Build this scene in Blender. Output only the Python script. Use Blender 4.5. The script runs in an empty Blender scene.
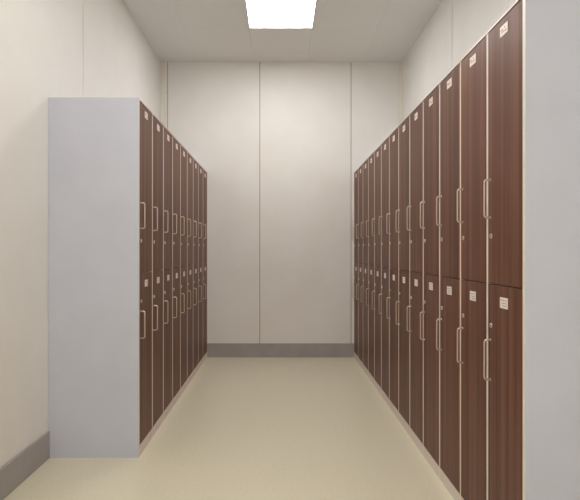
import bpy, bmesh, math
from mathutils import Vector

C = bpy.context.scene.collection
PI = math.pi

# ------------------------------------------------------------------ dimensions (metres)
EYE = 1.089
F_PX = 525.0
YB = 5.390            # back wall
YF = -2.40            # wall behind the camera
XL, XR = -1.220, 1.262
ZC = 3.030
H = 1.897             # locker height
LX, RX = -0.742, 0.765          # locker faces
LY0, RY0 = 2.777, 1.646         # near ends of the two rows
NL, NR = 9, 13
WL, WR = (YB - 0.004 - LY0) / NL, (YB - 0.004 - RY0) / NR
EP = 0.013             # thickness of the end panels
BB = 0.142

# ------------------------------------------------------------------ materials
def srgb(r, g, b):
    f = lambda c: (c / 255 / 12.92) if c / 255 <= 0.04045 else ((c / 255 + 0.055) / 1.055) ** 2.4
    return (f(r), f(g), f(b), 1.0)

def mat(name, col, rough=0.6, metal=0.0, spec=0.5):
    m = bpy.data.materials.new(name)
    m.use_nodes = True
    b = m.node_tree.nodes['Principled BSDF']
    b.inputs['Base Color'].default_value = col
    b.inputs['Roughness'].default_value = rough
    b.inputs['Metallic'].default_value = metal
    b.inputs['Specular IOR Level'].default_value = spec
    return m

def nd(m, t, **kw):
    n = m.node_tree.nodes.new(t)
    for k, v in kw.items():
        setattr(n, k, v)
    return n

def speckle(m, c0, c1, scale, detail=4, lo=0.35, hi=0.65, bump=0.0, stretch=(1, 1, 1)):
    """fine noise between two near colours, with an optional bump"""
    L = m.node_tree.links.new
    b = m.node_tree.nodes['Principled BSDF']
    tc = nd(m, 'ShaderNodeTexCoord')
    mp = nd(m, 'ShaderNodeMapping')
    mp.inputs['Scale'].default_value = stretch
    nz = nd(m, 'ShaderNodeTexNoise')
    nz.inputs['Scale'].default_value = scale
    nz.inputs['Detail'].default_value = detail
    cr = nd(m, 'ShaderNodeValToRGB')
    cr.color_ramp.elements[0].position = lo
    cr.color_ramp.elements[0].color = c0
    cr.color_ramp.elements[1].position = hi
    cr.color_ramp.elements[1].color = c1
    L(tc.outputs['Object'], mp.inputs['Vector'])
    L(mp.outputs[0], nz.inputs['Vector'])
    L(nz.outputs['Fac'], cr.inputs['Fac'])
    L(cr.outputs['Color'], b.inputs['Base Color'])
    if bump:
        bp = nd(m, 'ShaderNodeBump')
        bp.inputs['Strength'].default_value = bump
        bp.inputs['Distance'].default_value = 0.002
        L(nz.outputs['Fac'], bp.inputs['Height'])
        L(bp.outputs[0], b.inputs['Normal'])
    return m

M = {}
M['wall'] = speckle(mat('wall_panel', srgb(229, 225, 219), 0.55, spec=0.3), srgb(228, 224, 218), srgb(231, 228, 223), 3.0)
M['wall_core'] = mat('wall_joint', srgb(178, 171, 158), 0.8)
M['trimlight'] = mat('corner_trim', srgb(222, 216, 202), 0.4)
M['skirting'] = speckle(mat('skirting', srgb(162, 155, 152), 0.5), srgb(159, 152, 149), srgb(166, 159, 156), 6.0)
M['grey'] = speckle(mat('grey_melamine', srgb(200, 203, 214), 0.5, spec=0.3), srgb(198, 201, 212), srgb(202, 205, 216), 4.0)
M['edge'] = mat('edge_banding', srgb(240, 218, 198), 0.4)
M['pale_edge'] = mat('pale_edge', srgb(226, 226, 218), 0.45)
M['plinth'] = mat('plinth', srgb(222, 210, 202), 0.5)
M['gap'] = mat('dark_gap', srgb(52, 38, 32), 0.8)
M['metal'] = mat('satin_metal', srgb(226, 212, 198), 0.3, metal=0.9)
M['chrome'] = mat('chrome', srgb(225, 215, 205), 0.32, metal=1.0)
M['card'] = mat('white_card', srgb(238, 226, 216), 0.5)
M['ink'] = mat('printed_ink', srgb(150, 130, 118), 0.6)
M['tileframe'] = mat('light_frame', srgb(205, 203, 198), 0.5)

# floor: beige sheet vinyl with a faint fleck and a weak sheen
m = M['floor'] = speckle(mat('floor_vinyl', srgb(212, 204, 180), 0.34, spec=0.4), srgb(211, 203, 178), srgb(217, 210, 187), 60.0, 5, 0.3, 0.7)

# ceiling: perforated metal tiles, rows of tiny holes
m = M['ceiling'] = mat('perforated_ceiling', srgb(200, 195, 184), 0.6, spec=0.3)
L = m.node_tree.links.new
tc = nd(m, 'ShaderNodeTexCoord')
mp = nd(m, 'ShaderNodeMapping'); mp.inputs['Scale'].default_value = (52, 52, 52)
vo = nd(m, 'ShaderNodeTexVoronoi'); vo.inputs['Scale'].default_value = 1.0; vo.inputs['Randomness'].default_value = 0.0
cr = nd(m, 'ShaderNodeValToRGB')
cr.color_ramp.elements[0].position = 0.16; cr.color_ramp.elements[0].color = srgb(172, 168, 160)
cr.color_ramp.elements[1].position = 0.24; cr.color_ramp.elements[1].color = srgb(222, 219, 212)
L(tc.outputs['Object'], mp.inputs[0]); L(mp.outputs[0], vo.inputs['Vector'])
L(vo.outputs['Distance'], cr.inputs[0]); L(cr.outputs[0], m.node_tree.nodes['Principled BSDF'].inputs['Base Color'])

# door laminate: red-brown wood, straight vertical grain
m = M['wood'] = mat('walnut_laminate', srgb(120, 84, 68), 0.48, spec=0.28)
L = m.node_tree.links.new
b = m.node_tree.nodes['Principled BSDF']
tc = nd(m, 'ShaderNodeTexCoord'); oi = nd(m, 'ShaderNodeObjectInfo')
mul = nd(m, 'ShaderNodeVectorMath', operation='SCALE'); mul.inputs[0].default_value = (3.1, 1.7, 9.0)
add = nd(m, 'ShaderNodeVectorMath', operation='ADD')
L(oi.outputs['Random'], mul.inputs['Scale']); L(tc.outputs['Object'], add.inputs[0]); L(mul.outputs[0], add.inputs[1])
def grain(sx, sz, detail, lo, hi, c0, c1):
    mp = nd(m, 'ShaderNodeMapping'); mp.inputs['Scale'].default_value = (sx, 4.0, sz)
    nz = nd(m, 'ShaderNodeTexNoise'); nz.inputs['Scale'].default_value = 1.0; nz.inputs['Detail'].default_value = detail
    cr = nd(m, 'ShaderNodeValToRGB')
    cr.color_ramp.elements[0].position = lo; cr.color_ramp.elements[0].color = c0
    cr.color_ramp.elements[1].position = hi; cr.color_ramp.elements[1].color = c1
    L(add.outputs[0], mp.inputs[0]); L(mp.outputs[0], nz.inputs['Vector']); L(nz.outputs['Fac'], cr.inputs[0])
    return cr.outputs[0]
ca = grain(38, 0.5, 3, 0.36, 0.64, srgb(95, 61, 48), srgb(122, 84, 66))
cb = grain(150, 1.2, 5, 0.30, 0.52, (0.56, 0.50, 0.47, 1), (1.0, 1.0, 1.0, 1))
mx = nd(m, 'ShaderNodeMixRGB', blend_type='MULTIPLY'); mx.inputs[0].default_value = 0.68
L(ca, mx.inputs[1]); L(cb, mx.inputs[2]); L(mx.outputs[0], b.inputs['Base Color'])

# lamp diffuser
m = M['lamp'] = mat('lamp_diffuser', (1, 1, 1, 1), 0.5)
b = m.node_tree.nodes['Principled BSDF']
b.inputs['Emission Color'].default_value = (1.0, 0.99, 0.985, 1)
b.inputs['Emission Strength'].default_value = 22.5

# ------------------------------------------------------------------ mesh helpers
def box(bm, x0, x1, y0, y1, z0, z1, mi=0):
    v = [bm.verts.new((x, y, z)) for z in (z0, z1) for y in (y0, y1) for x in (x0, x1)]
    fs = []
    for idx in ((0, 2, 3, 1), (4, 5, 7, 6), (0, 1, 5, 4), (2, 6, 7, 3), (0, 4, 6, 2), (1, 3, 7, 5)):
        f = bm.faces.new([v[i] for i in idx]); f.material_index = mi; fs.append(f)
    return fs          # order: bottom, top, -y, +y, -x, +x

def bbox(bm, x0, x1, y0, y1, z0, z1, r, mi=0, seg=2):
    """bevelled box"""
    fs = box(bm, x0, x1, y0, y1, z0, z1, mi)
    es = list({e for f in fs for e in f.edges})
    bmesh.ops.bevel(bm, geom=es, offset=r, segments=seg, profile=0.5, affect='EDGES')

def tube(bm, pts, r, seg=8, mi=0, cap=True):
    rings = []
    n = len(pts)
    P = [Vector(p) for p in pts]
    for i, p in enumerate(P):
        d = (P[min(i + 1, n - 1)] - P[max(i - 1, 0)]).normalized()
        u = Vector((1, 0, 0))                      # every handle lies in the y-z plane
        w = d.cross(u).normalized()
        rings.append([bm.verts.new(p + r * (math.cos(2 * PI * k / seg) * u + math.sin(2 * PI * k / seg) * w)) for k in range(seg)])
    for a, c in zip(rings, rings[1:]):
        for k in range(seg):
            f = bm.faces.new([a[k], a[(k + 1) % seg], c[(k + 1) % seg], c[k]]); f.material_index = mi; f.smooth = True
    if cap:
        bm.faces.new(rings[0][::-1]).material_index = mi
        bm.faces.new(rings[-1]).material_index = mi

def obj(name, bm, mats, parent=None, kind=None):
    me = bpy.data.meshes.new(name)
    bmesh.ops.recalc_face_normals(bm, faces=bm.faces)
    bm.to_mesh(me); bm.free()
    for k in (mats if isinstance(mats, (list, tuple)) else [mats]):
        me.materials.append(M[k])
    o = bpy.data.objects.new(name, me)
    C.objects.link(o)
    if parent: o.parent = parent
    if kind: o['kind'] = kind
    return o

def thing(name, label, cat, loc=(0, 0, 0), rz=0, group=None):
    o = bpy.data.objects.new(name, None); C.objects.link(o)
    o.empty_display_size = 0.1
    o.location = loc; o.rotation_euler = (0, 0, rz)
    o['label'] = label; o['category'] = cat
    if group: o['group'] = group
    return o

def copy_tree(o, parent=None):
    c = o.copy(); C.objects.link(c)
    if parent: c.parent = parent
    for ch in list(o.children):
        copy_tree(ch, c)
    return c

# ------------------------------------------------------------------ the room
G, GD = 0.005, 0.006        # half joint width, joint depth
T = 0.06
bm = bmesh.new(); box(bm, XL - T, XR + T, YF - T, YB + T, -0.08, 0.0); obj('floor', bm, 'floor', kind='structure')

# the walls are clad in tall boards with open joints
def board_wall(name, axis, face, out, a0, a1, joints):
    bm = bmesh.new()
    def put(p0, p1, d0, d1, mi):
        q0, q1 = sorted((face + out * d0, face + out * d1))
        if axis == 'x': box(bm, p0, p1, q0, q1, 0, ZC, mi)
        else:           box(bm, q0, q1, p0, p1, 0, ZC, mi)
    cuts = [a0] + joints + [a1]
    for i, (p, q) in enumerate(zip(cuts, cuts[1:])):
        put(p + (G if i else 0), q - (G if i < len(cuts) - 2 else 0), 0, GD, 0)
    put(a0, a1, GD, T, 1)
    return obj(name, bm, ['wall', 'wall_core'], kind='structure')

board_wall('wall_back', 'x', YB, 1, XL, XR, [-1.150, -0.203, 0.735])
board_wall('wall_left', 'y', XL, -1, YF, YB, [-0.54, 0.40, 1.34, 3.262, 5.345])
board_wall('wall_right', 'y', XR, 1, YF, YB, [-0.84, 0.10, 1.04, 1.98, 2.90, 3.84])
board_wall('wall_front', 'x', YF, -1, XL, XR, [-0.20, 0.74])

# grey skirting boards with a rounded top edge
def skirting(name, x0, x1, y0, y1):
    bm = bmesh.new(); bbox(bm, x0, x1, y0, y1, 0.0, BB, 0.003); obj(name, bm, 'skirting', kind='structure')
S = 0.012
skirting('baseboard_back', LX + 0.001, RX - 0.001, YB - S, YB - 0.0003)
skirting('baseboard_left', XL + 0.0003, XL + S, YF + S, LY0 - EP - 0.001)
skirting('baseboard_right', XR - S, XR - 0.0003, YF + S, RY0 - EP - 0.001)
skirting('baseboard_front', XL + S, XR - S, YF + 0.0003, YF + S)

# slim quarter-round trims in the two far corners
def corner_trim(name, cx, sx):
    bm = bmesh.new(); R = 0.045
    pts = [(0, 0)] + [(R * (1 - math.sin(a)), R * (1 - math.cos(a))) for a in [PI / 2 * k / 6 for k in range(7)]]
    lo = [bm.verts.new((cx + sx * x, YB - y, H - 0.2)) for x, y in pts]
    hi = [bm.verts.new((cx + sx * x, YB - y, ZC)) for x, y in pts]
    n = len(pts)
    for k in range(n):
        bm.faces.new([lo[k], lo[(k + 1) % n], hi[(k + 1) % n], hi[k]])
    bm.faces.new(lo[::-1]); bm.faces.new(hi)
    obj(name, bm, 'trimlight', kind='structure')
corner_trim('trim_1', XL, 1)
corner_trim('trim_2', XR, -1)

# ceiling: square perforated tiles with hairline joints, openings where the lamps sit
TX = [-0.830 - 0.567 + 0.0, -0.830, -0.264, 0.287, 0.853, 1.42]
TP = 0.5665
TW = 0.551
LAMP_ROWS = [4.0, 1.734, -0.532, -1.665]            # near edges of the lamp openings
ys = []
y = 4.0 + TP * 3
while y > YF - TP:
    ys.append(y); y -= TP
ys = sorted(ys)
bm = bmesh.new()
g = 0.0009
for x0, x1 in zip(TX, TX[1:]):
    for y0, y1 in zip(ys, ys[1:]):
        if abs(x0 + 0.264) < 0.01 and any(abs(y0 - r) < 0.02 for r in LAMP_ROWS):
            continue
        a, c, d, e = max(x0 + g, XL - T), min(x1 - g, XR + T), max(y0 + g, YF - T), min(y1 - g, YB + T)
        if a < c and d < e:
            box(bm, a, c, d, e, ZC, ZC + 0.012, 0)
box(bm, XL - T, XR + T, YF - T, YB + T, ZC + 0.075, ZC + 0.10, 1)
# outer rim that closes the void above the tiles
box(bm, XL - T, XL - T + 0.01, YF - T, YB + T, ZC, ZC + 0.08, 1)
box(bm, XR + T - 0.01, XR + T, YF - T, YB + T, ZC, ZC + 0.08, 1)
box(bm, XL - T, XR + T, YF - T, YF - T + 0.01, ZC, ZC + 0.08, 1)
box(bm, XL - T, XR + T, YB + T - 0.01, YB + T, ZC, ZC + 0.08, 1)
obj('ceiling', bm, ['ceiling', 'wall_core'], kind='structure')

# ------------------------------------------------------------------ ceiling lamps
def make_lamp(label):
    t = thing('ceiling_light', label, 'ceiling light', (0.0115, 0, ZC), 0, 'square ceiling light panels')
    h = TP / 2 - 0.0015; k = TW / TP
    bm = bmesh.new()
    w = 0.006
    box(bm, -h, h, -h, -h + w, -0.003, 0.02); box(bm, -h, h, h - w, h, -0.003, 0.02)
    box(bm, -h, -h + w, -h + w, h - w, -0.003, 0.02); box(bm, h - w, h, -h + w, h - w, -0.003, 0.02)
    box(bm, -h, h, -h, h, 0.02, 0.05)
    obj('frame', bm, 'tileframe', t)
    bm = bmesh.new()
    box(bm, -h + w, h - w, -h + w, h - w, 0.0, 0.008)
    obj('diffuser', bm, 'lamp', t)
    t.scale.x = k
    return t
lab = ['bright square ceiling light panel near the back wall, above the aisle',
       'unseen square ceiling light panel over the near end of the right locker row',
       'unseen square ceiling light panel in the open space before the lockers',
       'unseen added square ceiling light panel near the wall behind the camera, furthest from the lockers']
l0 = make_lamp(lab[0])
for i, r in enumerate(LAMP_ROWS):  # rows after the first: unseen lamps added to front-light the grey end panels
    o = l0 if i == 0 else copy_tree(l0)
    o['label'] = lab[i]
    o.location.y = r + TP / 2

# ------------------------------------------------------------------ the lockers
# local frame: front face at y = 0 looking to -y, width along x, depth along +y, base on z = 0
PL = 0.057                # plinth height
ES = 0.0065               # side panel thickness
DT = 0.018
MID = 0.970
TOPT = 0.006

def make_door(root, w, z0, z1, upper):
    x0, x1 = ES + 0.0015, w - ES - 0.0015
    bm = bmesh.new(); bbox(bm, x0, x1, 0.0005, DT, z0, z1, 0.0012)
    door = obj('door', bm, 'wood', root)
    # bow handle near the left edge
    hx = 0.082 if w > 0.29 else 0.030
    a, c = (1.210, 1.347) if upper else (0.623, 0.767)
    pr, rc = 0.022, 0.010
    pts = [(hx, 0.002, a)]
    for k in range(6):
        t = PI / 2 * k / 5
        pts.append((hx, -pr + rc - rc * math.sin(t), a + rc - rc * math.cos(t)))
    for k in range(6):
        t = PI / 2 * k / 5
        pts.append((hx, -pr + rc - rc * math.cos(t), c - rc + rc * math.sin(t)))
    pts.append((hx, 0.002, c))
    bm = bmesh.new(); tube(bm, pts, 0.0034, 10)
    for z in (a, c):                                  # slim foot collars
        tube(bm, [(hx, 0.001, z), (hx, -0.0015, z)], 0.0048, 12)
    obj('handle', bm, 'metal', door)
    # cam lock: chrome collar, core and slot
    lz = 1.143 if upper else 0.820
    lx = 0.042 if w > 0.29 else 0.038
    bm = bmesh.new()
    n = 16
    prof = [(0.0090, 0.001), (0.0090, -0.002), (0.0080, -0.0036), (0.0062, -0.0036), (0.0056, -0.0024), (0.0, -0.0024)]
    rings = []
    for r, y in prof[:-1]:
        rings.append([bm.verts.new((lx + r * math.cos(2 * PI * k / n), y, lz + r * math.sin(2 * PI * k / n))) for k in range(n)])
    for p, q in zip(rings, rings[1:]):
        for k in range(n):
            bm.faces.new([p[k], p[(k + 1) % n], q[(k + 1) % n], q[k]]).smooth = True
    bm.faces.new(rings[-1]); bm.faces.new(rings[0][::-1])
    box(bm, lx - 0.0011, lx + 0.0011, -0.0032, -0.0022, lz - 0.0045, lz + 0.0045, 1)
    obj('lock', bm, ['chrome', 'gap'], door)
    # small number card, two or three rows of fine print too small to read
    cx = w / 2 + 0.001
    cz, hh, hw = (1.843, 0.018, 0.030) if upper else (0.911, 0.0185, 0.030)
    bm = bmesh.new()
    bbox(bm, cx - hw, cx + hw, -0.0016, 0.001, cz - hh, cz + hh, 0.0006, seg=1)
    if upper:
        for (u0, u1, v0, v1) in ((-.024, -.004, .002, .006), (.004, .012, .004, .009), (-.018, .004, -.006, -.003), (.008, .022, -.008, -.004)):
            box(bm, cx + u0, cx + u1, -0.0019, -0.0012, cz + v0, cz + v1, 1)
    else:
        for v, segs in ((.0085, ((-.027, .006), (.009, .026))), (-.0015, ((-.014, .012), (.015, .024))), (-.0105, ((-.010, .026),))):
            for u0, u1 in segs:
                box(bm, cx + u0, cx + u1, -0.0019, -0.0012, cz + v, cz + v + .0018, 1)
    obj('number_card', bm, ['card', 'ink'], door)
    return door

def make_locker(w, depth):
    r = thing('locker', '', 'locker')
    for s in (0, 1):                                   # the two sides, light banding on the front edge
        x0, x1 = (0.0002, ES) if s == 0 else (w - ES, w - 0.0002)
        bm = bmesh.new()
        fs = box(bm, x0, x1, 0.0, depth, 0.0, H, 0)
        fs[2].material_index = 1
        obj('side_panel', bm, ['grey', 'edge'], r)
    bm = bmesh.new()
    fs = box(bm, ES, w - ES, 0.0, depth, H - TOPT, H, 0); fs[2].material_index = 1
    obj('top_panel', bm, ['grey', 'edge'], r)
    bm = bmesh.new(); box(bm, ES, w - ES, depth - 0.006, depth, PL, H - TOPT); obj('back_panel', bm, 'grey', r)
    bm = bmesh.new(); box(bm, ES, w - ES, DT + 0.002, depth - 0.006, MID - 0.009, MID + 0.009); obj('shelf', bm, 'gap', r)
    bm = bmesh.new()
    box(bm, ES, w - ES, 0.0, 0.016, 0.0, PL - 0.003)
    box(bm, ES, w - ES, 0.016, depth - 0.006, PL - 0.015, PL - 0.003)
    obj('plinth', bm, 'plinth', r)
    make_door(r, w, MID + 0.0015, H - TOPT - 0.006, True)
    make_door(r, w, PL, MID - 0.0015, False)
    return r

ORD = ['nearest', 'second', 'third', 'fourth', 'fifth', 'sixth', 'seventh', 'eighth', 'ninth', 'tenth', 'eleventh', 'twelfth']
def row_label(side, i, n):
    if i == 0:
        return 'brown wood locker at the near end of the %s row, its grey side showing' % side
    if i == n - 1:
        return 'two-door brown wood locker at the far end of the %s row, against the back wall' % side
    if i == n - 2:
        return 'two-door brown wood locker in the %s row, last but one before the back wall' % side
    return 'two-door brown wood locker in the %s row, %s from the near grey side panel' % (side, ORD[i])

def row(side, n, w, depth, x, y0, rz):
    p = make_locker(w, depth)
    for i in range(n):
        o = p if i == 0 else copy_tree(p)
        # left row: local x runs to +y; right row: local x runs to -y, so its origin is the far corner
        yy = y0 + i * w if side == 'left' else y0 + (i + 1) * w
        o.location = (x, yy, 0); o.rotation_euler = (0, 0, rz)
        o['label'] = row_label(side, i, n)
        o['group'] = 'lockers in the %s row' % side
        if i == 0:                       # grey panel that finishes the near end of the row
            bm = bmesh.new()
            a, c = (-EP, -0.0003) if side == 'left' else (w + 0.0003, w + EP)
            fs = box(bm, a, c, 0.0, depth, 0.0, H + 0.001, 0); fs[2].material_index = 1
            first = bm
            first_root = o
    e = obj('end_panel', first, ['grey', 'pale_edge'], first_root)
    e['label'] = 'plain grey end panel'
row('left', NL, WL, LX - XL - 0.002, LX, LY0, PI / 2)
row('right', NR, WR, XR - RX - 0.002, RX, RY0, -PI / 2)

# ------------------------------------------------------------------ world, camera
w = bpy.data.worlds.new('world'); bpy.context.scene.world = w
w.use_nodes = True
w.node_tree.nodes['Background'].inputs[0].default_value = (0.9, 0.92, 1, 1)
w.node_tree.nodes['Background'].inputs[1].default_value = 0.1

cd = bpy.data.cameras.new('camera'); cam = bpy.data.objects.new('camera', cd); C.objects.link(cam)
cam.location = (0, 0, EYE); cam.rotation_euler = (PI / 2, 0, 0)
cd.sensor_width = 36; cd.sensor_fit = 'HORIZONTAL'
cd.lens = 36 * F_PX / 580
cd.shift_x = 10.5 / 580; cd.shift_y = 1.0 / 580
cd.clip_start = 0.05
sc = bpy.context.scene
sc.camera = cam
sc.view_settings.view_transform = 'Standard'
sc.view_settings.look = 'None'
sc.view_settings.gamma = 1
sc.view_settings.use_curve_mapping = False
sc.view_settings.exposure = 0.0
sc.cycles.max_bounces = 10
sc.cycles.diffuse_bounces = 6
